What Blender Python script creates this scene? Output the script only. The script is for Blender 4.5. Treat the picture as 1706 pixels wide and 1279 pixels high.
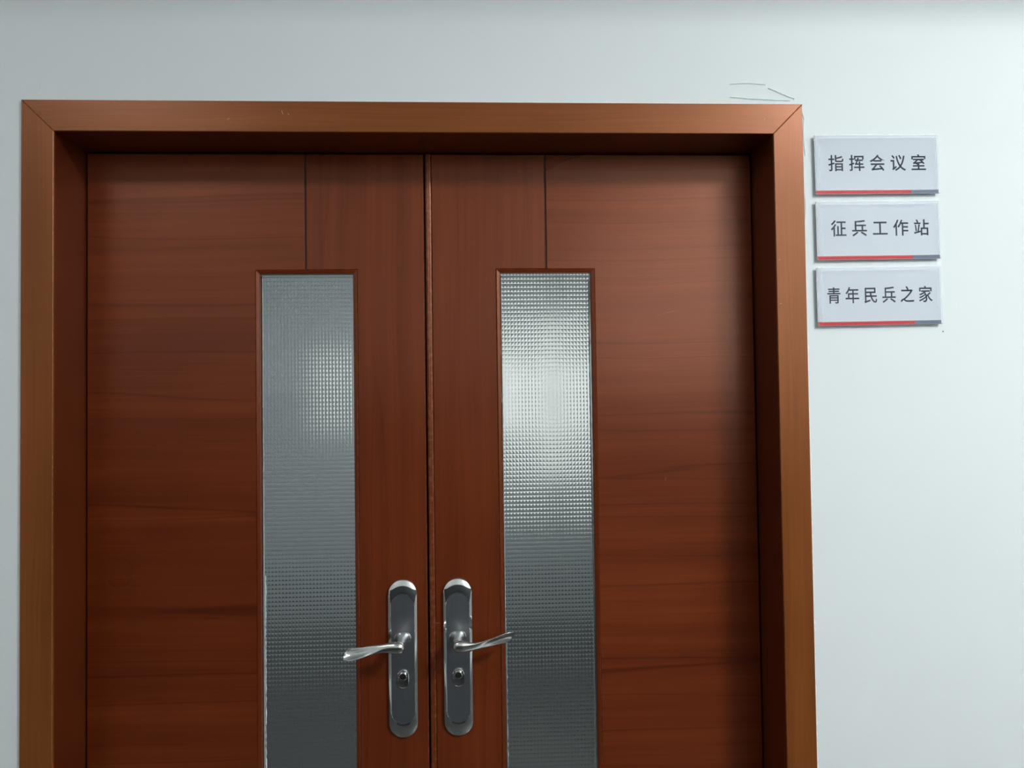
import bpy, bmesh, math, random
from mathutils import Vector, Matrix

random.seed(7)
S = bpy.context.scene
C = S.collection
for o in list(bpy.data.objects):
    bpy.data.objects.remove(o, do_unlink=True)

# ------------------------------------------------------------------ camera
EYE = 1.55                       # eye height; door dimensions below are metres above the floor
yaw, pitch, roll = 0.04949, 0.02587, -0.01326
cy, sy, cp, sp, cr, sr = math.cos(yaw), math.sin(yaw), math.cos(pitch), math.sin(pitch), math.cos(roll), math.sin(roll)
r0 = Vector((cy, -sy, 0)); f0 = Vector((sy, cy, 0)); u0 = Vector((0, 0, 1))
f1 = f0 * cp + u0 * sp; u1 = -f0 * sp + u0 * cp
r2 = r0 * cr + u1 * sr; u2 = -r0 * sr + u1 * cr
cam_d = bpy.data.cameras.new('camera')
cam = bpy.data.objects.new('camera', cam_d); C.objects.link(cam)
cam.matrix_world = Matrix(((r2.x, u2.x, -f1.x, 0.08218), (r2.y, u2.y, -f1.y, -1.2918), (r2.z, u2.z, -f1.z, EYE), (0, 0, 0, 1)))
cam_d.sensor_width = 36.0
cam_d.lens = 1285.7 / 1706.0 * 36.0
cam_d.clip_start = 0.01
S.camera = cam

# ------------------------------------------------------------------ sky, exposure
world = bpy.data.worlds.new('overcast_sky'); S.world = world
world.use_nodes = True
bg = world.node_tree.nodes['Background']
bg.inputs['Color'].default_value = (0.94, 1.0, 0.985, 1)
bg.inputs['Strength'].default_value = 3.2
S.view_settings.view_transform = 'Standard'
S.view_settings.look = 'None'
S.view_settings.gamma = 1.0
S.view_settings.use_curve_mapping = False
S.view_settings.exposure = 0.17
S.cycles.use_denoising = True
S.cycles.max_bounces = 10
S.cycles.transmission_bounces = 8
S.cycles.transparent_max_bounces = 12
S.cycles.sample_clamp_indirect = 8.0
S.cycles.caustics_reflective = False

# room figures
XL, XR = -2.3, 2.5
YB, YF = -2.7, 4.3
CEIL = 3.0
WT = 0.20                        # door wall thickness
HALF = 0.60                      # half the clear opening
TOP = EYE + 0.4567               # soffit of the opening
CASE = 0.0516                    # casing width
D = 0.1002                       # door face behind the wall face
WIN_IN = (0.14, 1.22, 0.96, 2.24)    # large window across the room behind the door: x0, x1, z0, z1
WIN_IN2 = (-0.74, 0.02, 1.32, 2.02)   # smaller one to its left
WIN_END = (-2.30, -0.60, 0.08, 2.40)     # the two corridor-end windows: y0, y1, z0, z1
WIN_OUT = (0.75, 1.85, 1.70, 2.55)   # window behind the camera, to the right

def area(name, loc, rot, sx, sy_, power, color=(1, 1, 1), portal=False, parent=None):
    l = bpy.data.lights.new(name, 'AREA'); l.shape = 'RECTANGLE'; l.size = sx; l.size_y = sy_
    l.energy = power; l.color = color
    if portal:
        l.cycles.is_portal = True
    o = bpy.data.objects.new(name, l); C.objects.link(o)
    o.location = loc; o.rotation_euler = rot
    if parent: o.parent = parent
    return o

# daylight through the two windows (portals: they only guide the sky's own light)
area('window_portal', ((WIN_IN[0] + WIN_IN[1]) / 2, YF + 0.02, (WIN_IN[2] + WIN_IN[3]) / 2), (math.radians(-90), 0, 0), WIN_IN[1] - WIN_IN[0], WIN_IN[3] - WIN_IN[2], 1, portal=True)
area('window_portal', ((WIN_IN2[0] + WIN_IN2[1]) / 2, YF + 0.02, (WIN_IN2[2] + WIN_IN2[3]) / 2), (math.radians(-90), 0, 0), WIN_IN2[1] - WIN_IN2[0], WIN_IN2[3] - WIN_IN2[2], 1, portal=True)
area('window_portal', ((WIN_OUT[0] + WIN_OUT[1]) / 2, YB - 0.02, (WIN_OUT[2] + WIN_OUT[3]) / 2), (math.radians(90), 0, 0), WIN_OUT[1] - WIN_OUT[0], WIN_OUT[3] - WIN_OUT[2], 1, portal=True)

for xx, rz in ((XL - 0.02, -90), (XR + 0.02, 90)):
    area('window_portal', (xx, (WIN_END[0] + WIN_END[1]) / 2, (WIN_END[2] + WIN_END[3]) / 2), (math.radians(90), 0, math.radians(rz)), WIN_END[1] - WIN_END[0], WIN_END[3] - WIN_END[2], 1, portal=True)

# ------------------------------------------------------------------ materials
def new_mat(name):
    m = bpy.data.materials.new(name); m.use_nodes = True
    nt = m.node_tree
    return m, nt, nt.nodes['Principled BSDF']

def N(nt, t, **kw):
    n = nt.nodes.new(t)
    for k, v in kw.items():
        setattr(n, k, v)
    return n

def plain(name, col, rough=0.5, metal=0.0, spec=0.5):
    m, nt, b = new_mat(name)
    b.inputs['Base Color'].default_value = (*col, 1)
    b.inputs['Roughness'].default_value = rough
    b.inputs['Metallic'].default_value = metal
    b.inputs['Specular IOR Level'].default_value = spec
    return m

def ramp(nt, stops):
    r = N(nt, 'ShaderNodeValToRGB')
    e = r.color_ramp.elements
    while len(e) < len(stops): e.new(0.5)
    for i, (p, c) in enumerate(stops):
        e[i].position = p; e[i].color = (*c, 1)
    return r

def mix(nt, a, b, fac, mode='MIX'):
    m = N(nt, 'ShaderNodeMix', data_type='RGBA', blend_type=mode)
    for sock, v in ((m.inputs[0], fac), (m.inputs[6], a), (m.inputs[7], b)):
        if hasattr(v, 'links') or hasattr(v, 'node'): nt.links.new(v, sock)
        elif isinstance(v, (int, float)): sock.default_value = v
        else: sock.default_value = (*v, 1)
    return m.outputs[2]

def wood(name, axis, dark, mid, light, rough=0.30, streak=0.5, wear=None, coat=0.25):
    """lacquered straight-grained veneer, the grain running along x or z of the board"""
    m, nt, b = new_mat(name)
    L = nt.links.new
    tc = N(nt, 'ShaderNodeTexCoord'); oi = N(nt, 'ShaderNodeObjectInfo')
    off = N(nt, 'ShaderNodeVectorMath', operation='SCALE'); off.inputs[0].default_value = (7.3, 3.1, 11.7)
    L(oi.outputs['Random'], off.inputs['Scale'])
    add = N(nt, 'ShaderNodeVectorMath', operation='ADD'); L(tc.outputs['Object'], add.inputs[0]); L(off.outputs[0], add.inputs[1])
    # slight wander of the grain lines
    wn = N(nt, 'ShaderNodeTexNoise'); wn.inputs['Scale'].default_value = 2.2; wn.inputs['Detail'].default_value = 1
    L(add.outputs[0], wn.inputs['Vector'])
    wv = N(nt, 'ShaderNodeVectorMath', operation='MULTIPLY_ADD')
    L(wn.outputs['Color'], wv.inputs[0]); wv.inputs[1].default_value = (0.03, 0.0, 0.03); L(add.outputs[0], wv.inputs[2])
    def stretched(along, across, detail, rough_=0.55):
        mp = N(nt, 'ShaderNodeMapping'); L(wv.outputs[0], mp.inputs['Vector'])
        mp.inputs['Scale'].default_value = (along, 1, across) if axis == 'x' else (across, 1, along)
        t = N(nt, 'ShaderNodeTexNoise'); t.inputs['Scale'].default_value = 1.0
        t.inputs['Detail'].default_value = detail; t.inputs['Roughness'].default_value = rough_
        L(mp.outputs[0], t.inputs['Vector'])
        return t.outputs['Fac']
    g = stretched(1.0, 34.0, 6, 0.62)
    r1 = ramp(nt, [(0.22, dark), (0.50, mid), (0.80, light)]); L(g, r1.inputs[0])
    fine = stretched(4.0, 260.0, 2)
    r2_ = ramp(nt, [(0.30, (0.80, 0.78, 0.76)), (0.62, (1, 1, 1))]); L(fine, r2_.inputs[0])
    c = mix(nt, r1.outputs[0], r2_.outputs[0], 0.75, 'MULTIPLY')
    st = stretched(0.40, 15.0, 1.5, 0.40)
    r3_ = ramp(nt, [(0.588, (1, 1, 1)), (0.597, (0.50, 0.40, 0.38)), (0.608, (1, 1, 1))]); L(st, r3_.inputs[0])
    c = mix(nt, c, r3_.outputs[0], streak, 'MULTIPLY')
    pat = N(nt, 'ShaderNodeTexNoise'); pat.inputs['Scale'].default_value = 3.0; pat.inputs['Detail'].default_value = 2
    L(add.outputs[0], pat.inputs['Vector'])
    r4 = ramp(nt, [(0.32, (0.86, 0.82, 0.80)), (0.68, (1.10, 1.10, 1.08))]); L(pat.outputs['Fac'], r4.inputs[0])
    c = mix(nt, c, r4.outputs[0], 0.8, 'MULTIPLY')
    if wear:
        wz = N(nt, 'ShaderNodeTexNoise'); wz.inputs['Scale'].default_value = 120; wz.inputs['Detail'].default_value = 4
        L(add.outputs[0], wz.inputs['Vector'])
        rw = ramp(nt, [(0.48, (0, 0, 0)), (0.66, (0.85, 0.85, 0.85))]); L(wz.outputs['Fac'], rw.inputs[0])
        c = mix(nt, c, wear, rw.outputs[0])
    L(c, b.inputs['Base Color'])
    b.inputs['Specular IOR Level'].default_value = 0.95
    b.inputs['Specular Tint'].default_value = (1.0, 0.42, 0.25, 1)      # the warm sheen of stained veneer under lacquer
    b.inputs['Coat Weight'].default_value = coat; b.inputs['Coat Roughness'].default_value = 0.24; b.inputs['Coat IOR'].default_value = 1.55
    rr = N(nt, 'ShaderNodeMapRange'); L(pat.outputs['Fac'], rr.inputs['Value'])
    rr.inputs['From Min'].default_value = 0.3; rr.inputs['From Max'].default_value = 0.7
    rr.inputs['To Min'].default_value = rough - 0.03; rr.inputs['To Max'].default_value = rough + 0.05
    L(rr.outputs[0], b.inputs['Roughness'])
    bp = N(nt, 'ShaderNodeBump'); bp.inputs['Strength'].default_value = 0.10; bp.inputs['Distance'].default_value = 0.0006
    L(fine, bp.inputs['Height']); L(bp.outputs[0], b.inputs['Normal'])
    return m

DK, MD, LT = (0.106, 0.0165, 0.0040), (0.150, 0.0262, 0.0062), (0.196, 0.039, 0.0090)
W_H = wood('door_veneer_across', 'x', DK, MD, LT, 0.30, 0.75)
W_V = wood('door_veneer_upright', 'z', DK, MD, LT, 0.30, 0.45)
W_EDGE_V = wood('door_worn_arris', 'z', DK, MD, LT, 0.34, 0.2, wear=(0.24, 0.075, 0.026))
CD, CM, CL = (0.172, 0.048, 0.0095), (0.222, 0.067, 0.0140), (0.270, 0.088, 0.0200)
F_H = wood('casing_veneer_across', 'x', CD, CM, CL, 0.34, 0.15, coat=0.15)
F_V = wood('casing_veneer_upright', 'z', CD, CM, CL, 0.34, 0.15, coat=0.15)
F_EDGE = wood('casing_worn_arris', 'z', CD, CM, CL, 0.4, 0.0, wear=(0.27, 0.11, 0.040))
JD, JM, JL = (0.095, 0.0165, 0.0045), (0.130, 0.0250, 0.0065), (0.160, 0.034, 0.009)
J_V = wood('jamb_veneer_upright', 'z', JD, JM, JL, 0.34, 0.1, coat=0.15)
J_H = wood('jamb_veneer_across', 'x', JD, JM, JL, 0.34, 0.1, coat=0.15)
GROOVE = plain('groove_stain', (0.035, 0.022, 0.020), 0.6)

def painted(name, col, bump=0.08):
    m, nt, b = new_mat(name); L = nt.links.new
    tc = N(nt, 'ShaderNodeTexCoord')
    n1 = N(nt, 'ShaderNodeTexNoise'); n1.inputs['Scale'].default_value = 1.7; n1.inputs['Detail'].default_value = 3
    L(tc.outputs['Object'], n1.inputs['Vector'])
    r = ramp(nt, [(0.3, tuple(x * 0.97 for x in col)), (0.7, col)]); L(n1.outputs['Fac'], r.inputs[0])
    L(r.outputs[0], b.inputs['Base Color'])
    b.inputs['Roughness'].default_value = 0.62; b.inputs['Specular IOR Level'].default_value = 0.25
    n2 = N(nt, 'ShaderNodeTexNoise'); n2.inputs['Scale'].default_value = 90; n2.inputs['Detail'].default_value = 3
    L(tc.outputs['Object'], n2.inputs['Vector'])
    n3 = N(nt, 'ShaderNodeTexNoise'); n3.inputs['Scale'].default_value = 6; n3.inputs['Detail'].default_value = 2
    L(tc.outputs['Object'], n3.inputs['Vector'])
    ad = N(nt, 'ShaderNodeMath', operation='MULTIPLY_ADD'); L(n3.outputs['Fac'], ad.inputs[0]); ad.inputs[1].default_value = 2.5; L(n2.outputs['Fac'], ad.inputs[2])
    bp = N(nt, 'ShaderNodeBump'); bp.inputs['Strength'].default_value = bump; bp.inputs['Distance'].default_value = 0.002
    L(ad.outputs[0], bp.inputs['Height']); L(bp.outputs[0], b.inputs['Normal'])
    return m

WALL = painted('white_wall_paint', (0.80, 0.835, 0.835))
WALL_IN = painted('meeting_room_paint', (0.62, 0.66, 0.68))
WALL_OPP = painted('pale_wall_paint', (0.82, 0.82, 0.80))
ADDED_DADO = painted('added_dado_paint', (0.06, 0.063, 0.063))
CEILP = painted('ceiling_paint', (0.80, 0.81, 0.81))
PUTTY = plain('filler_putty', (0.83, 0.86, 0.85), 0.7, spec=0.2)
CRACK_SHADE = plain('crack_shadow_line', (0.74, 0.775, 0.77), 0.8, spec=0.1)

def floor_mat():
    m, nt, b = new_mat('floor_tile'); L = nt.links.new
    tc = N(nt, 'ShaderNodeTexCoord')
    n = N(nt, 'ShaderNodeTexNoise'); n.inputs['Scale'].default_value = 9; n.inputs['Detail'].default_value = 6
    L(tc.outputs['Object'], n.inputs['Vector'])
    r = ramp(nt, [(0.3, (0.055, 0.055, 0.055)), (0.7, (0.085, 0.085, 0.083))]); L(n.outputs['Fac'], r.inputs[0])
    L(r.outputs[0], b.inputs['Base Color']); b.inputs['Roughness'].default_value = 0.25
    return m
FLOOR = floor_mat()
GROUT = plain('grout', (0.12, 0.115, 0.11), 0.8)

def glass_mat(name, rough):
    m = bpy.data.materials.new(name); m.use_nodes = True; nt = m.node_tree
    nt.nodes.remove(nt.nodes['Principled BSDF'])
    g = N(nt, 'ShaderNodeBsdfGlass'); g.inputs['IOR'].default_value = 1.5; g.inputs['Roughness'].default_value = rough
    g.inputs['Color'].default_value = (0.96, 0.98, 0.97, 1)
    nt.links.new(g.outputs[0], nt.nodes['Material Output'].inputs['Surface'])
    return m
GLASS_SMOOTH = glass_mat('glass_smooth_face', 0.03)
GLASS_PATTERN = glass_mat('glass_patterned_face', 0.22)
SEAL = plain('sealant', (0.42, 0.46, 0.43), 0.3)

def brushed(name, col, rough):
    m, nt, b = new_mat(name); L = nt.links.new
    tc = N(nt, 'ShaderNodeTexCoord'); mp = N(nt, 'ShaderNodeMapping'); mp.inputs['Scale'].default_value = (900, 900, 12)
    L(tc.outputs['Object'], mp.inputs['Vector'])
    n = N(nt, 'ShaderNodeTexNoise'); n.inputs['Scale'].default_value = 1; n.inputs['Detail'].default_value = 2; L(mp.outputs[0], n.inputs['Vector'])
    r = ramp(nt, [(0.3, tuple(x * 0.86 for x in col)), (0.7, col)]); L(n.outputs['Fac'], r.inputs[0])
    L(r.outputs[0], b.inputs['Base Color'])
    b.inputs['Metallic'].default_value = 1.0; b.inputs['Roughness'].default_value = rough
    return m
CHROME = plain('polished_chrome', (0.78, 0.79, 0.78), 0.06, 1.0)
SATIN = brushed('brushed_nickel_face', (0.46, 0.475, 0.51), 0.34)
LEVER = plain('satin_chrome_lever', (0.74, 0.75, 0.72), 0.20, 1.0)
BLACK = plain('keyhole_black', (0.008, 0.008, 0.009), 0.5)

SIGN_BACK = plain('sign_backing_print', (0.69, 0.69, 0.765), 0.55, spec=0.2)
SIGN_INK = plain('sign_dark_lettering', (0.014, 0.018, 0.034), 0.6, spec=0.1)
SIGN_RED = plain('sign_red_band', (0.64, 0.016, 0.024), 0.5, spec=0.2)
SIGN_GREY = plain('sign_grey_band', (0.155, 0.165, 0.245), 0.5, spec=0.2)

def acrylic(name, painted_glint, rough=0.08):
    m = bpy.data.materials.new(name); m.use_nodes = True; nt = m.node_tree; L = nt.links.new
    b = nt.nodes['Principled BSDF']; nt.nodes.remove(b)
    tr = N(nt, 'ShaderNodeBsdfTransparent'); tr.inputs['Color'].default_value = (0.98, 0.995, 0.99, 1)
    gl = N(nt, 'ShaderNodeBsdfGlossy'); gl.inputs['Roughness'].default_value = rough
    fr = N(nt, 'ShaderNodeFresnel'); fr.inputs['IOR'].default_value = 1.49
    ms = N(nt, 'ShaderNodeMixShader'); 
    ge = N(nt, 'ShaderNodeNewGeometry'); sb = N(nt, 'ShaderNodeMath', operation='SUBTRACT'); sb.inputs[0].default_value = 1.0; L(ge.outputs['Backfacing'], sb.inputs[1])
    mu = N(nt, 'ShaderNodeMath', operation='MULTIPLY'); L(fr.outputs[0], mu.inputs[0]); L(sb.outputs[0], mu.inputs[1])   # surface reflection on the outer side only
    L(mu.outputs[0], ms.inputs[0]); L(tr.outputs[0], ms.inputs[1]); L(gl.outputs[0], ms.inputs[2])
    out = ms
    if painted_glint:
        df = N(nt, 'ShaderNodeBsdfDiffuse'); df.inputs['Color'].default_value = (0.88, 0.93, 0.95, 1)
        m2 = N(nt, 'ShaderNodeMixShader'); m2.inputs[0].default_value = painted_glint; L(ms.outputs[0], m2.inputs[1]); L(df.outputs[0], m2.inputs[2]); out = m2
    L(out.outputs[0], nt.nodes['Material Output'].inputs['Surface'])
    return m
ACRYLIC = acrylic('clear_acrylic', 0.0)
ACRYLIC_GLINT = acrylic('acrylic_arris_glint', 0.25, 0.4)  # bright edge reflections painted in as diffuse white, here and on the bevel
ACRYLIC_EDGE = acrylic('acrylic_bevel_glint', 0.045, 0.45)

# ------------------------------------------------------------------ mesh helpers
def obj(name, verts, faces, mats, parent=None, fm=None, smooth=None):
    me = bpy.data.meshes.new(name)
    me.from_pydata([tuple(v) for v in verts], [], faces)
    if not isinstance(mats, (list, tuple)): mats = [mats]
    for m in mats: me.materials.append(m)
    if fm: me.polygons.foreach_set('material_index', fm)
    bm = bmesh.new(); bm.from_mesh(me)
    bmesh.ops.recalc_face_normals(bm, faces=bm.faces); bm.to_mesh(me); bm.free()
    if smooth is not None:
        me.polygons.foreach_set('use_smooth', [True] * len(me.polygons))
        me.set_sharp_from_angle(angle=math.radians(smooth))
    me.update()
    o = bpy.data.objects.new(name, me); C.objects.link(o)
    if parent: o.parent = parent
    return o

def box_geo(V, F, x0, x1, y0, y1, z0, z1):
    b = len(V)
    V += [(x0, y0, z0), (x1, y0, z0), (x1, y1, z0), (x0, y1, z0), (x0, y0, z1), (x1, y0, z1), (x1, y1, z1), (x0, y1, z1)]
    F += [(b, b + 3, b + 2, b + 1), (b + 4, b + 5, b + 6, b + 7), (b, b + 1, b + 5, b + 4), (b + 1, b + 2, b + 6, b + 5), (b + 2, b + 3, b + 7, b + 6), (b + 3, b, b + 4, b + 7)]

def boxes(name, lst, mat, parent=None):
    V, F = [], []
    for q in lst: box_geo(V, F, *q)
    return obj(name, V, F, mat, parent)

def inset(poly, d):
    """offset a counter-clockwise polygon inwards"""
    n = len(poly); out = []
    for i in range(n):
        p0, p1, p2 = Vector(poly[i - 1]), Vector(poly[i]), Vector(poly[(i + 1) % n])
        e1 = (p1 - p0).normalized(); e2 = (p2 - p1).normalized()
        n1 = Vector((-e1.y, e1.x)); n2 = Vector((-e2.y, e2.x))
        k = n1 + n2
        out.append(tuple(p1 + k * (d / max(0.2, 1 + n1.dot(n2)))))
    return out

def slab(name, poly, y0, y1, mats, parent=None, ch=0.0, ch_d=None, smooth=None):
    """polygon in x/z, front face at y0 (towards the corridor), back at y1, front arris chamfered; the chamfer takes the last material"""
    if not isinstance(mats, (list, tuple)): mats = [mats]
    n = len(poly); V, F, fm = [], [], []
    ch_d = ch if ch_d is None else ch_d
    fr = inset(poly, ch) if ch else poly
    V += [(x, y0, z) for x, z in fr]
    F.append(tuple(range(n))); fm.append(0)
    base = 0
    if ch:
        V += [(x, y0 + ch_d, z) for x, z in poly]
        for i in range(n):
            j = (i + 1) % n; F.append((i, j, n + j, n + i)); fm.append(len(mats) - 1)
        base = n
    b2 = len(V); V += [(x, y1, z) for x, z in poly]
    for i in range(n):
        j = (i + 1) % n; F.append((base + i, base + j, b2 + j, b2 + i)); fm.append(0)
    F.append(tuple(reversed(range(b2, b2 + n)))); fm.append(0)
    return obj(name, V, F, mats, parent, fm, smooth)

def empty(name, loc, label, cat, kind=None, group=None):
    o = bpy.data.objects.new(name, None); C.objects.link(o); o.location = loc; o.empty_display_size = 0.05
    return tag(o, label, cat, kind, group)

def tag(o, label, cat, kind=None, group=None):
    o['label'] = label; o['category'] = cat
    if kind: o['kind'] = kind
    if group: o['group'] = group
    return o

def wall_with_hole(name, x0, x1, y0, y1, z0, z1, hole, mat):
    a, b, c, d = hole
    V, F = [], []
    # one closed mesh: ring of quads around the hole on both faces, plus edges
    xs = [(x0, z0), (x1, z0), (x1, z1), (x0, z1)]; hs = [(a, c), (b, c), (b, d), (a, d)]
    for y in (y0, y1):
        V += [(x, y, z) for x, z in xs] + [(x, y, z) for x, z in hs]
    for i in range(4):
        j = (i + 1) % 4
        F.append((i, j, 4 + j, 4 + i)); F.append((8 + i, 12 + i, 12 + j, 8 + j))
        F.append((i, 8 + i, 8 + j, j)); F.append((4 + i, 4 + j, 12 + j, 12 + i))
    return obj(name, V, F, mat)

# ------------------------------------------------------------------ the setting
OX = HALF + 0.03
V, F = [], []
box_geo(V, F, XL, -OX, 0, WT, 0, CEIL); box_geo(V, F, OX, XR, 0, WT, 0, CEIL); box_geo(V, F, -OX, OX, 0, WT, TOP + 0.03, CEIL)
wall_front = tag(obj('wall_front', V, F, WALL), 'white painted corridor wall around the double door', 'wall', 'structure')
wall_back = tag(wall_with_hole('wall_back', XL, XR, YB - 0.2, YB, 0, CEIL, WIN_OUT, WALL_OPP), 'pale painted corridor wall opposite the double door', 'wall', 'structure')
tag(boxes('trim_2', [(XL, XR, YB, YB + 0.02, 0, 1.62)], ADDED_DADO), 'dark grey dado panel added opposite the double door to darken its reflections', 'dado', 'structure')  # added out of view: darkens what the lower door reflects
V, F = [], []
ya, yb_ = YF, YF + 0.2
box_geo(V, F, XL, WIN_IN2[0], ya, yb_, 0, CEIL); box_geo(V, F, WIN_IN2[1], WIN_IN[0], ya, yb_, 0, CEIL); box_geo(V, F, WIN_IN[1], XR, ya, yb_, 0, CEIL)
for w in (WIN_IN, WIN_IN2):
    box_geo(V, F, w[0], w[1], ya, yb_, 0, w[2]); box_geo(V, F, w[0], w[1], ya, yb_, w[3], CEIL)
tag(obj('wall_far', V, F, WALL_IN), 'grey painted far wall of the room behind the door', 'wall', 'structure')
def end_wall(name, x0, x1):
    a, b, c, d = YB - 0.2, YF + 0.2, 0, CEIL
    p, q, r, t = WIN_END
    V, F = [], []
    box_geo(V, F, x0, x1, a, p, c, d); box_geo(V, F, x0, x1, q, b, c, d); box_geo(V, F, x0, x1, p, q, c, r); box_geo(V, F, x0, x1, p, q, t, d)
    return obj(name, V, F, WALL)
tag(end_wall('wall_left', XL - 0.15, XL), 'white painted wall with a window at the left end of the corridor', 'wall', 'structure')
tag(end_wall('wall_right', XR, XR + 0.15), 'white painted wall with a window at the right end of the corridor', 'wall', 'structure')
tag(boxes('floor', [(XL - 0.15, XR + 0.15, YB - 0.2, YF + 0.2, -0.12, 0)], FLOOR), 'grey polished floor of the corridor', 'floor', 'structure')
tag(boxes('ceiling', [(XL - 0.15, XR + 0.15, YB - 0.2, YF + 0.2, CEIL, CEIL + 0.12)], CEILP), 'white painted corridor ceiling', 'ceiling', 'structure')
# unseen boxed duct added along the door wall to shade its top
tag(boxes('trim_3', [(XL, XR, -0.50, 0, EYE + 0.905, CEIL)], WALL), 'unseen white boxed duct added to shade the top of the door wall', 'trim', 'structure')

def window(name, w, y, parent_label, tint, rot=0.0):
    x0, x1, z0, z1 = w
    e = empty(name, ((x0 + x1) / 2, y, z0) if not rot else (y, (x0 + x1) / 2, z0), parent_label, 'window', 'structure')
    e.rotation_euler = (0, 0, rot)
    cx, fw = (x0 + x1) / 2, 0.05
    W2 = (x1 - x0) / 2; H = z1 - z0
    m = plain('window_white_frame', (0.75, 0.77, 0.77), 0.4)
    for q in ((-W2, -W2 + fw, -0.03, 0.03, 0, H), (W2 - fw, W2, -0.03, 0.03, 0, H), (-W2 + fw, W2 - fw, -0.03, 0.03, 0, fw), (-W2 + fw, W2 - fw, -0.03, 0.03, H - fw, H), (-0.025, 0.025, -0.03, 0.03, fw, H - fw)):
        boxes('window_bar', [q], m, e)
    gm = bpy.data.materials.new('window_glass'); gm.use_nodes = True; nt = gm.node_tree
    nt.nodes.remove(nt.nodes['Principled BSDF'])
    t = N(nt, 'ShaderNodeBsdfTransparent'); t.inputs['Color'].default_value = (tint, tint, tint, 1)
    nt.links.new(t.outputs[0], nt.nodes['Material Output'].inputs['Surface'])
    for a, b in ((-W2 + fw, -0.025), (0.025, W2 - fw)):
        boxes('window_pane', [(a, b, -0.004, 0.004, fw, H - fw)], gm, e)
    return e
window('window_1', WIN_IN, YF + 0.1, 'larger white framed window across the room behind the door', 0.50)
window('window_5', WIN_IN2, YF + 0.1, 'smaller white framed window across the room behind the door', 0.50)
window('window_2', WIN_OUT, YB - 0.1, 'white framed two-light window in the wall behind the viewer', 0.97)
window('window_3', WIN_END, XL - 0.075, 'white framed two-light window at the left end of the corridor', 0.18, math.radians(90))
window('window_4', WIN_END, XR + 0.075, 'white framed two-light window at the right end of the corridor', 0.30, math.radians(90))

# ------------------------------------------------------------------ ceiling lights (corridor)
def ceiling_light(x, y, power, label, group='ceiling light panels of the corridor'):
    e = empty('ceiling_light', (x, y, CEIL - 0.03), label, 'light', group=group)
    m = plain('light_frame_white', (0.8, 0.8, 0.8), 0.4)
    boxes('light_frame', [(-0.31, -0.28, -0.31, 0.31, 0, 0.03), (0.28, 0.31, -0.31, 0.31, 0, 0.03), (-0.28, 0.28, -0.31, -0.28, 0, 0.03), (-0.28, 0.28, 0.28, 0.31, 0, 0.03)], m, e)
    boxes('diffuser', [(-0.28, 0.28, -0.28, 0.28, 0.012, 0.024)], plain('light_diffuser', (0.85, 0.85, 0.85), 0.5), e)
    area('panel_light', (0, 0, 0.008), (0, 0, 0), 0.54, 0.54, power, (0.93, 0.98, 1.0), parent=e)
ceiling_light(1.75, -1.75, 66, 'square ceiling light panel at the right of the corridor')
ceiling_light(-1.3, -1.75, 11, 'square ceiling light panel at the left of the corridor')
ceiling_light(-0.6, 2.2, 26, 'added ceiling light panel brightening the room behind the door', None)  # added lamp, itself unseen, to brighten the room behind the glass

# ------------------------------------------------------------------ door frame: casing boards and jamb boards
frame = empty('trim_1', (0, 0, 0), 'brown lacquered wooden frame around the double door', 'door frame', 'structure')
PR = -0.005
o_, t_ = HALF + CASE, TOP + CASE
slab('casing_board', [(-o_, 0), (-HALF, 0), (-HALF, TOP), (-o_, t_)], PR, 0.0005, [F_V, F_EDGE], frame, 0.0010)
slab('casing_board', [(HALF, 0), (o_, 0), (o_, t_), (HALF, TOP)], PR, 0.0005, [F_V, F_EDGE], frame, 0.0010)
slab('casing_board', [(-HALF, TOP), (HALF, TOP), (o_, t_), (-o_, t_)], PR, 0.0005, [F_H, F_H], frame, 0.0009)
JB = WT - 0.02
for s in (-1, 1):
    a, b = sorted((s * HALF, s * (HALF + 0.028)))
    boxes('jamb_board', [(a, b, 0.0005, JB, 0, TOP + 0.028)], J_V, frame)
    # stop lath the leaf closes against, behind the leaf
    a, b = sorted((s * HALF, s * (HALF - 0.014)))
    boxes('stop_lath', [(a, b, D + 0.043, D + 0.06, 0, TOP)], J_V, frame)
boxes('jamb_board', [(-HALF, HALF, 0.0005, JB, TOP, TOP + 0.028)], J_H, frame)
boxes('stop_lath', [(-HALF + 0.014, HALF - 0.014, D + 0.043, D + 0.06, TOP - 0.014, TOP)], J_H, frame)

# nicks in the lacquer of the casing
NICK = plain('bare_wood_nick', (0.50, 0.34, 0.20), 0.7)
def nick(px, pz, l, ang, w=0.0010, parent=None, y=PR, mat=NICK, name='nick'):
    dx, dz = math.cos(ang) * l / 2, math.sin(ang) * l / 2
    nx, nz = -math.sin(ang) * w / 2, math.cos(ang) * w / 2
    return slab(name, [(px - dx, pz - dz), (px + nx * -1, pz - nz), (px + dx, pz + dz), (px + nx, pz + nz)], y - 0.0003, y + 0.001, mat, parent)
for px, pz, l, a in ((-0.230, EYE + 0.489, 0.010, 1.9), (-0.318, EYE + 0.478, 0.006, 0.5), (0.585, EYE + 0.482, 0.006, 0.8), (0.606, EYE + 0.24, 0.004, 0.1), (0.606, EYE + 0.165, 0.004, 0.2), (-0.22, EYE + 0.486, 0.004, 2.3)):
    nick(px, pz, l, a, parent=frame)

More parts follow.
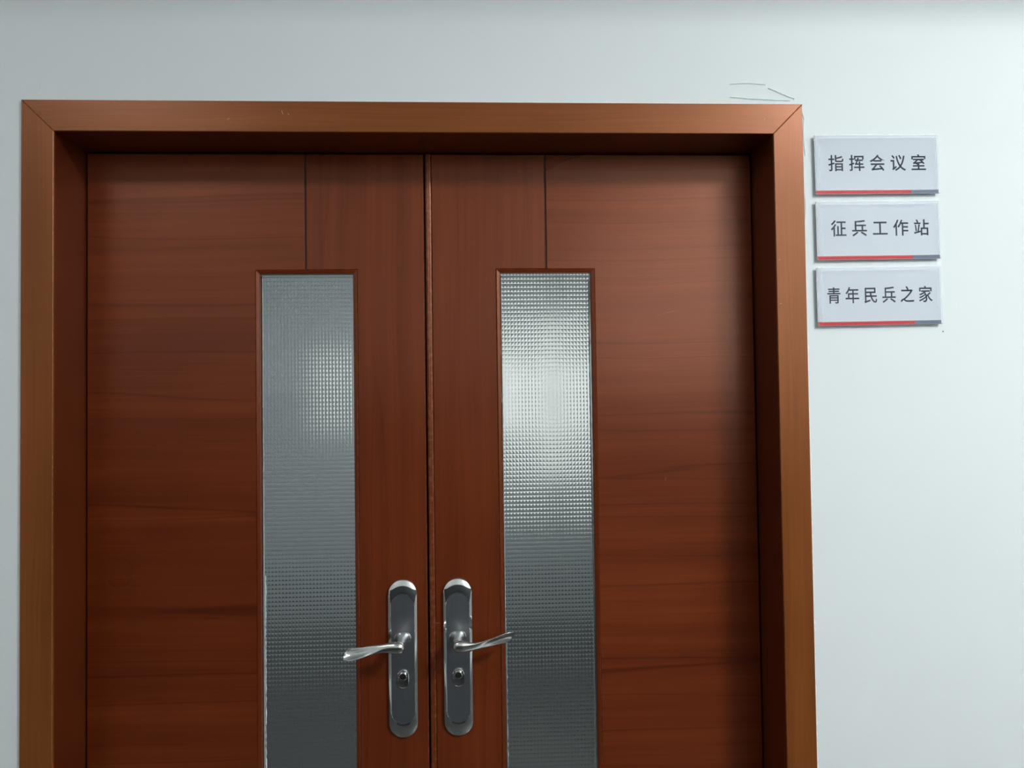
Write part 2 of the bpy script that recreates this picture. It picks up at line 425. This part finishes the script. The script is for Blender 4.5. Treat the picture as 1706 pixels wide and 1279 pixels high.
# ------------------------------------------------------------------ wall blemishes: filler seam by the casing, hairline cracks, a nail hole
def seam(name, pts, width, y0, mat, parent, depth=0.0012, jitter=0.35):
    """thin irregular ribbon lying on the wall along a polyline in x/z"""
    V, F = [], []
    P = [Vector(p) for p in pts]; dens = []
    for i in range(len(P) - 1):
        n = max(1, int((P[i + 1] - P[i]).length / 0.006))
        for k in range(n): dens.append(P[i].lerp(P[i + 1], k / n))
    dens.append(P[-1])
    n = len(dens)
    for i, p in enumerate(dens):
        t = (dens[min(i + 1, n - 1)] - dens[max(i - 1, 0)]).normalized(); nn = Vector((-t.y, t.x))
        w = width * (1 + jitter * (random.random() * 2 - 1)); k = width * jitter * (random.random() - 0.5)
        if name != 'sealant_bead': w *= min(1, 0.25 + 3 * min(i, n - 1 - i) / n)
        a, b = p + nn * (w / 2 + k), p - nn * (w / 2 - k)
        V += [(a.x, y0, a.y), (p.x, y0 - depth, p.y), (b.x, y0, b.y)]
        if i:
            q = 3 * i
            F += [(q - 3, q - 2, q + 1, q), (q - 2, q - 1, q + 2, q + 1)]
    return obj(name, V, F, mat, parent, smooth=60)

E0 = EYE
seam('filler_seam', [(o_ + 0.0012, 0.3), (o_ + 0.0012, E0 + 0.1), (o_ + 0.0016, E0 + 0.35), (o_ + 0.0012, t_)], 0.0030, 0, PUTTY, wall_front, 0.0012, 0.8)
seam('filler_seam', [(-o_, t_ + 0.0008), (0, t_ + 0.001), (o_, t_ + 0.0012)], 0.0024, 0, PUTTY, wall_front, 0.0010, 0.7)
def crack(pts):
    P = [(x, E0 + z) for x, z in pts]
    seam('crack_and_shade', P, 0.0022, 0, PUTTY, wall_front, 0.0012, 0.5)
    seam('crack_and_shade', [(x - 0.0004, z - 0.0016) for x, z in P], 0.0009, -0.0002, CRACK_SHADE, wall_front, 0.0002, 0.7)  # shade of the ridge, painted as a darker line just below it
crack([(0.527, 0.5442), (0.556, 0.546), (0.590, 0.5435)])
crack([(0.594, 0.5376), (0.606, 0.533), (0.622, 0.526), (0.640, 0.519)])
crack([(0.527, 0.5215), (0.56, 0.5190), (0.60, 0.5170), (0.632, 0.5160)])
crack([(0.652, 0.498), (0.656, 0.485), (0.654, 0.46), (0.6565, 0.42)])
crack([(0.655, 0.35), (0.6555, 0.33), (0.6535, 0.31)])
crack([(-0.6215, 0.540), (-0.6225, 0.530), (-0.6262, 0.520)])
bm = bmesh.new(); bmesh.ops.create_uvsphere(bm, u_segments=10, v_segments=6, radius=0.0011)
me = bpy.data.meshes.new('nail_hole'); bm.to_mesh(me); bm.free(); me.materials.append(GROOVE)
nh = bpy.data.objects.new('nail_hole', me); C.objects.link(nh); nh.parent = wall_front; nh.location = (0.8925, 0, E0 + 0.1153)

# ------------------------------------------------------------------ the two door leaves
GT, GB = EYE + 0.2446, 0.34            # outer top and bottom of the glazing bead ring
M1, M2 = 0.1250, 0.3044                # bead ring, inner and outer x
BW = 0.0072                            # bead width
GR = 0.2161                            # groove above the glass
LT_ = 0.040                            # leaf thickness
LTOP, LBOT = TOP - 0.003, 0.006

def ring(hw, hh, n_arc, cz=0.0):
    """obround outline (x, z), counter-clockwise seen from the corridor"""
    P = []; r = hw; L = hh - hw
    for k in range(n_arc + 1):
        a = math.pi * k / n_arc; P.append((r * math.cos(a), cz + L + r * math.sin(a)))
    for k in range(n_arc + 1):
        a = math.pi + math.pi * k / n_arc; P.append((r * math.cos(a), cz - L + r * math.sin(a)))
    return P

def loft(name, rings, mats, parent, fm_of=None, cap0=False, cap1=True, smooth=40):
    V, F, fm = [], [], []
    n = len(rings[0])
    for r in rings: V += r
    for i in range(len(rings) - 1):
        for k in range(n):
            j = (k + 1) % n
            F.append((i * n + k, i * n + j, (i + 1) * n + j, (i + 1) * n + k)); fm.append(fm_of(i) if fm_of else 0)
    if cap1: F.append(tuple(range((len(rings) - 1) * n, len(rings) * n))); fm.append(fm_of(len(rings) - 1) if fm_of else 0)
    if cap0: F.append(tuple(reversed(range(n)))); fm.append(0)
    return obj(name, V, F, mats, parent, fm, smooth)

PL, PZ = 0.0487, EYE - 0.4483           # plate centre
PHW, PHH = 0.0256, 0.1394

def lever_mesh(parent, x, z, y, sx, sv):
    """wave-shaped lever: rounded at the neck, waisted, opening into a hollowed blade"""
    st = [  # u, v, half height, half depth, depth shift, hollow, tilt
        (-0.0112, 0.0000, 0.0020, 0.0020, 0.000, 0.0, 0.0),
        (-0.0100, 0.0000, 0.0052, 0.0042, 0.000, 0.0, 0.0),
        (-0.0065, 0.0000, 0.0082, 0.0060, 0.000, 0.0, 0.0),
        (0.0000, 0.0002, 0.0094, 0.0068, 0.000, 0.0, 0.0),
        (0.0080, 0.0008, 0.0088, 0.0064, 0.000, 0.0, 0.05),
        (0.0180, 0.0012, 0.0072, 0.0056, 0.001, 0.1, 0.15),
        (0.0290, 0.0006, 0.0060, 0.0050, 0.001, 0.25, 0.3),
        (0.0410, -0.0012, 0.0060, 0.0046, 0.002, 0.5, 0.45),
        (0.0530, -0.0038, 0.0068, 0.0046, 0.003, 0.8, 0.52),
        (0.0650, -0.0066, 0.0080, 0.0048, 0.004, 1.1, 0.55),
        (0.0760, -0.0090, 0.0090, 0.0050, 0.006, 1.3, 0.55),
        (0.0860, -0.0108, 0.0096, 0.0050, 0.008, 1.3, 0.55),
        (0.0930, -0.0116, 0.0092, 0.0046, 0.010, 1.2, 0.55),
        (0.0975, -0.0118, 0.0078, 0.0040, 0.012, 0.8, 0.55),
        (0.0990, -0.0118, 0.0050, 0.0026, 0.013, 0.2, 0.55),
    ]
    R = []
    n = 28
    for u, v, a, b, dy, hol, ti in st:
        u *= 0.94; a *= 1.14 if u < 0.05 else 1.05
        r = []
        for k in range(n):
            f = 2 * math.pi * k / n
            yy = -b * math.cos(f); zz = a * math.sin(f)
            c = math.cos(f)
            if c > 0: yy += hol * b * c * c
            y2 = yy * math.cos(ti) + zz * math.sin(ti); z2 = -yy * math.sin(ti) * 0.5 + zz * math.cos(ti * 0.6)
            slant = -0.35 * (zz) if u > 0.09 else 0.0
            r.append((x + sx * (u + slant), y + dy + y2, z + sv * (v + z2)))
        R.append(r)
    return loft('lever', R, LEVER, parent, cap0=True, smooth=70)

def door(name, s, label):
    root = empty(name, (0, D, 0), label, 'door', 'structure')
    outer, meet = 0.597, (0.0047 if s < 0 else -0.0012)      # distance of the edges from the middle
    if s > 0: meet = 0.0093                                   # the right leaf carries an extra lipping strip
    g0, g1 = GR - 0.0013, GR + 0.0013
    def P(l):                                                 # mirror and keep counter-clockwise
        q = [(s * a, b) for a, b in l]
        return q if s > 0 else q[::-1]
    arr = 0.0008
    slab('veneer_panel', P([(g1, LBOT), (outer, LBOT), (outer, LTOP), (g1, LTOP), (g1, GT), (M2, GT), (M2, GB), (g1, GB)]), 0, LT_, [W_H, W_H], root, arr)
    slab('stile', P([(meet, LBOT), (g0, LBOT), (g0, GB), (M1, GB), (M1, GT), (g0, GT), (g0, LTOP), (meet, LTOP)]), 0, LT_, [W_V, W_EDGE_V], root, 0.0012)
    for a, b in ((LBOT, GB), (GT, LTOP)):
        x0, x1 = sorted((s * g0, s * g1))
        boxes('groove', [(x0, x1, 0.0028, LT_, a, b)], GROOVE, root)
    if s > 0:                                                 # rounded lipping strip along the meeting edge
        xs = [(-0.0012, 0.0016), (-0.0006, 0.0006), (0.0006, 0.0), (0.0030, -0.0003), (0.0042, 0.0002), (0.0052, -0.0003), (0.0074, 0.0), (0.0086, 0.0008), (0.0090, 0.0022)]
        V, F = [], []
        prof = xs + [(0.0090, LT_), (-0.0012, LT_)]
        for z in (LBOT, LTOP): V += [(a, b, z) for a, b in prof]
        m_ = len(prof)
        for i in range(m_): F.append((i, (i + 1) % m_, m_ + (i + 1) % m_, m_ + i))
        F += [tuple(range(m_)), tuple(range(m_, 2 * m_))]
        boxes('rebate_strip', [(-0.016, 0.014, LT_ + 0.0005, LT_ + 0.010, LBOT, LTOP)], W_V, root)
        obj('lipping_strip', V, F, W_EDGE_V, root, smooth=30)
    # four mitred glazing beads, each sloping in towards the glass
    a, b, c, d = s * M2, s * M1, GB, GT
    x0, x1 = sorted((a, b))
    out = [(x0, c), (x1, c), (x1, d), (x0, d)]; inn = [(x0 + BW, c + BW), (x1 - BW, c + BW), (x1 - BW, d - BW), (x0 + BW, d - BW)]
    o1 = [(x0 + 0.001, c + 0.001), (x1 - 0.001, c + 0.001), (x1 - 0.001, d - 0.001), (x0 + 0.001, d - 0.001)]
    i1 = [(x0 + BW - 0.001, c + BW - 0.001), (x1 - BW + 0.001, c + BW - 0.001), (x1 - BW + 0.001, d - BW + 0.001), (x0 + BW - 0.001, d - BW + 0.001)]
    for i in range(4):
        j = (i + 1) % 4
        prof = [(out, 0.0135), (out, 0.0), (o1, -0.0010), (i1, 0.0006), (inn, 0.0016), (inn, 0.0135)]
        V = [(q[i][0], y, q[i][1]) for q, y in prof] + [(q[j][0], y, q[j][1]) for q, y in prof]
        F = [(k, k + 1, 7 + k, 6 + k) for k in range(5)] + [(0, 6, 11, 5), tuple(range(6)), tuple(range(6, 12))]
        obj('glazing_bead', V, F, [W_V if i % 2 else W_H, W_EDGE_V], root, [0, 1, 0, 0, 0, 0, 0, 0])
    # patterned pane: smooth towards the corridor, a grid of shallow pyramid pits on its inner face
    px0, px1, pz0, pz1 = x0 + 0.0015, x1 - 0.0015, c + 0.0015, d - 0.0015
    yf, yb = 0.0140, 0.0190
    nx = 29; nz = int(round((pz1 - pz0) / 0.0076)); hgt = 0.00058
    V = []; F = []; fm = []
    for iz in range(nz + 1):
        for ix in range(nx + 1):
            V.append((px0 + (px1 - px0) * ix / nx, yb, pz0 + (pz1 - pz0) * iz / nz))
    bc = len(V)
    for iz in range(nz):
        for ix in range(nx):
            V.append((px0 + (px1 - px0) * (ix + 0.5) / nx, yb - hgt, pz0 + (pz1 - pz0) * (iz + 0.5) / nz))
            q = [iz * (nx + 1) + ix, iz * (nx + 1) + ix + 1, (iz + 1) * (nx + 1) + ix + 1, (iz + 1) * (nx + 1) + ix]
            t = bc + iz * nx + ix
            F += [(q[k], q[(k + 1) % 4], t) for k in range(4)]; fm += [1] * 4
    b0 = len(V)
    V += [(px0, yf, pz0), (px1, yf, pz0), (px1, yf, pz1), (px0, yf, pz1)]
    F.append((b0, b0 + 1, b0 + 2, b0 + 3)); fm.append(0)
    bot = list(range(nx + 1)); top = [nz * (nx + 1) + i for i in range(nx + 1)]
    lef = [i * (nx + 1) for i in range(nz + 1)]; rig = [i * (nx + 1) + nx for i in range(nz + 1)]
    F += [tuple([b0 + 1, b0] + bot), tuple([b0 + 3, b0 + 2] + top[::-1]), tuple([b0, b0 + 3] + lef[::-1]), tuple([b0 + 2, b0 + 1] + rig)]; fm += [0] * 4
    obj('glass_pane', V, F, [GLASS_SMOOTH, GLASS_PATTERN], root, fm)
    # sealant squeezed out along the edges of the pane
    ly, ry = x0 + BW, x1 - BW
    if s < 0:
        seam('sealant_bead', [(ly + 0.0012, c + 0.02), (ly + 0.0012, d - BW - 0.002)], 0.0030, yf, SEAL, root, 0.0025, 0.25)
        seam('sealant_bead', [(ly + 0.0038, 0.4), (ly + 0.0040, E0 - 0.30)], 0.0016, yf, PUTTY, root, 0.0014, 0.7)
        nick(ry - 0.0012, E0 - 0.290, 0.022, 1.50, 0.0022, root, yf - 0.001, PUTTY, 'sealant_smear')
    else:
        seam('sealant_bead', [(ly + 0.0018, c + 0.02), (ly + 0.0016, d - BW - 0.002)], 0.0026, yf, SEAL, root, 0.0025, 0.3)
        seam('sealant_bead', [(ly + 0.0030, 0.4), (ly + 0.0032, E0 - 0.42)], 0.0022, yf, SEAL, root, 0.003, 0.6)
        seam('sealant_bead', [(ry - 0.0022, c + 0.02), (ry - 0.0022, d - BW - 0.01)], 0.0026, yf, SEAL, root, 0.0025, 0.25)
    # lock furniture
    cx = s * PL
    prof = [(0, 0, 0, 0), (0.0001, 0.0002, -0.0050, -0.0026), (0.0005, 0.0014, -0.0058, -0.0042), (0.0018, 0.0060, -0.0066, -0.0058), (0.0030, 0.0125, -0.0073, -0.0071), (0.0039, 0.0200, -0.0079, -0.0079), (0.0044, 0.0256, -0.0082, -0.0082), (0.0048, 0.0264, -0.0079, -0.0079), (0.0056, 0.0274, -0.0079, -0.0079)]
    R = []
    for dx, dz, ys, ye in prof:                               # long sides are steep and narrow, the two ends long and domed
        hw_, hh_ = PHW - dx, PHH - dz
        q = []
        for x, z in ring(hw_, hh_, 24):
            w_ = max(0.0, (abs(z) - (hh_ - hw_)) / hw_)
            q.append((cx + x, ys + (ye - ys) * min(1, w_ * 1.3), PZ + z))
        R.append(q)
    plate = loft('handle_plate', R, [CHROME, SATIN], root, lambda i: 1 if i >= 7 else 0, smooth=25)
    hz = EYE - 0.4105
    # flared neck of the lever
    R = []
    for k, (t, hw, hh) in enumerate(((0, 0.0150, 0.0112), (0.0014, 0.0130, 0.0102), (0.0040, 0.0112, 0.0091), (0.009, 0.0097, 0.0082), (0.017, 0.0085, 0.0075), (0.030, 0.0078, 0.0072), (0.046, 0.0074, 0.0070))):
        R.append([(cx + hw * math.cos(2 * math.pi * q / 28), -0.0084 - t, hz + hh * math.sin(2 * math.pi * q / 28)) for q in range(28)])
    loft('lever_neck', R, LEVER, plate, smooth=60)
    lever_mesh(plate, cx + s * 0.0035, hz - 0.004, -0.0084 - 0.047, s, -s)
    # lock cylinder with its key plug and slot
    kz = EYE - 0.4825
    R = [[(cx + x, y, kz + z) for x, z in ring(0.0104 - i_, 0.0158 - i_, 14)] for i_, y in ((0, -0.0080), (0, -0.0106), (0.0008, -0.0113), (0.0016, -0.0110))]
    loft('lock_cylinder', R, CHROME, plate, smooth=30)
    R = [[(cx + r * math.cos(2 * math.pi * q / 24), y, kz + 0.0050 + r * math.sin(2 * math.pi * q / 24)) for q in range(24)] for r, y in ((0.0070, -0.0108), (0.0070, -0.0128), (0.0060, -0.0134), (0.0054, -0.0122))]
    loft('key_plug', R, [CHROME, BLACK], plate, lambda i: 1 if i == 3 else 0, smooth=30)
    boxes('key_slot', [(cx - 0.0050, cx + 0.0050, -0.0140, -0.0122, kz + 0.0035, kz + 0.0053)], BLACK, plate)
    return root

d1 = door('door_1', -1, 'left leaf of the brown wooden double door with narrow patterned glass')
d2 = door('door_2', 1, 'right leaf of the brown wooden double door with narrow patterned glass')
SCR = plain('lacquer_scratch', (0.30, 0.11, 0.08), 0.5)
nick(0.437, E0 + 0.163, 0.046, 0.24, 0.0011, d2, 0, SCR, 'scratch')
nick(0.428, E0 - 0.140, 0.008, 1.4, 0.0010, d2, 0, SCR, 'scratch')
nick(0.0125, E0 - 0.3885, 0.010, 0.05, 0.0010, d2, -0.0004, SCR, 'scratch')

# ------------------------------------------------------------------ three acrylic signs on the wall
def glyph(ch, size):
    cu = bpy.data.curves.new('glyph', 'FONT'); cu.body = ch; cu.size = size; cu.align_x = 'CENTER'; cu.resolution_u = 4
    cu.extrude = 0.00015; cu.offset = 0.011
    to = bpy.data.objects.new('glyph', cu); C.objects.link(to)
    bpy.context.view_layer.update()
    dg = bpy.context.evaluated_depsgraph_get()
    me = bpy.data.meshes.new_from_object(to.evaluated_get(dg))
    bpy.data.objects.remove(to, do_unlink=True); bpy.data.curves.remove(cu)
    return me

ref = glyph('会', 1.0)
zs = [v.co.y for v in ref.vertices]; xs_ = [v.co.x for v in ref.vertices]
REF_H, REF_C, REF_W = max(zs) - min(zs), (max(zs) + min(zs)) / 2, max(xs_) - min(xs_)

def sign(cx, cz, w, h, rot, text, pitch_, gw, gh, tx, tz, red, label):
    e = empty('door_sign', (cx, 0, cz), label, 'sign', group='acrylic signs beside the door')
    e.rotation_euler = (0, -rot, 0)
    a, b = w / 2, h / 2
    back = slab('backing_sheet', [(-a + 0.0004, -b + 0.0004), (a - 0.0004, -b + 0.0004), (a - 0.0004, b - 0.0004), (-a + 0.0004, b - 0.0004)], -0.0058, -0.0045, SIGN_BACK, e)
    # foam pads that hold it off the wall
    boxes('mounting_pad', [(-a + 0.012, a - 0.008, -0.0045, 0.0, -b + 0.008, b - 0.012)], SIGN_BACK, e)
    O_ = [(-a, -b), (a, -b), (a, b), (-a, b)]
    rings_ = [(O_, -0.0060), (O_, -0.0098), (inset(O_, 0.0008), -0.0101), (inset(O_, 0.0058), -0.0111), (inset(O_, 0.0068), -0.0112)]
    loft('acrylic_plate', [[(x, y, z) for x, z in p] for p, y in rings_], [ACRYLIC, ACRYLIC_EDGE, ACRYLIC_GLINT], e, lambda i: (1, 2, 1, 2, 0)[i], cap0=True, smooth=5)
    bz0, bz1 = -b + 0.0004, -b + 0.0072
    xr = -a + w * red
    boxes('red_stripe', [(-a + 0.0004, xr, -0.00595, -0.0058, bz0, bz1)], SIGN_RED, back)
    boxes('grey_stripe', [(xr, a - 0.0004, -0.00595, -0.0058, bz0, bz1)], SIGN_GREY, back)
    n = len(text)
    for i, ch in enumerate(text):
        me = glyph(ch, 1.0)
        kx, kz = gw / REF_W, gh / REF_H
        ox = tx + (i - (n - 1) / 2) * pitch_
        for v in me.vertices:
            x, y, z = v.co
            v.co = (ox + x * kx, -0.0059 - z * 0.3, tz + (y - REF_C) * kz)
        me.materials.clear(); me.materials.append(SIGN_INK); me.name = 'character'
        o = bpy.data.objects.new('character', me); C.objects.link(o); o.parent = back
    return e

R_ = math.radians(0.55)
sign(0.7792, E0 + 0.4036, 0.2175, 0.1030, R_, '指挥会议室', 0.0364, 0.0272, 0.0282, 0.0017, 0.0030, 0.775, 'topmost of three clear acrylic signs right of the door, five dark characters starting 指挥')
sign(0.7789, E0 + 0.2898, 0.2170, 0.1016, R_, '征兵工作站', 0.0364, 0.0272, 0.0282, 0.0039, 0.0042, 0.775, 'middle of three clear acrylic signs right of the door, five dark characters starting 征兵')
sign(0.7777, E0 + 0.1767, 0.2178, 0.1006, R_, '青年民兵之家', 0.0322, 0.0246, 0.0280, 0.0015, 0.0020, 0.785, 'lowest of three clear acrylic signs right of the door, six dark characters starting 青年')
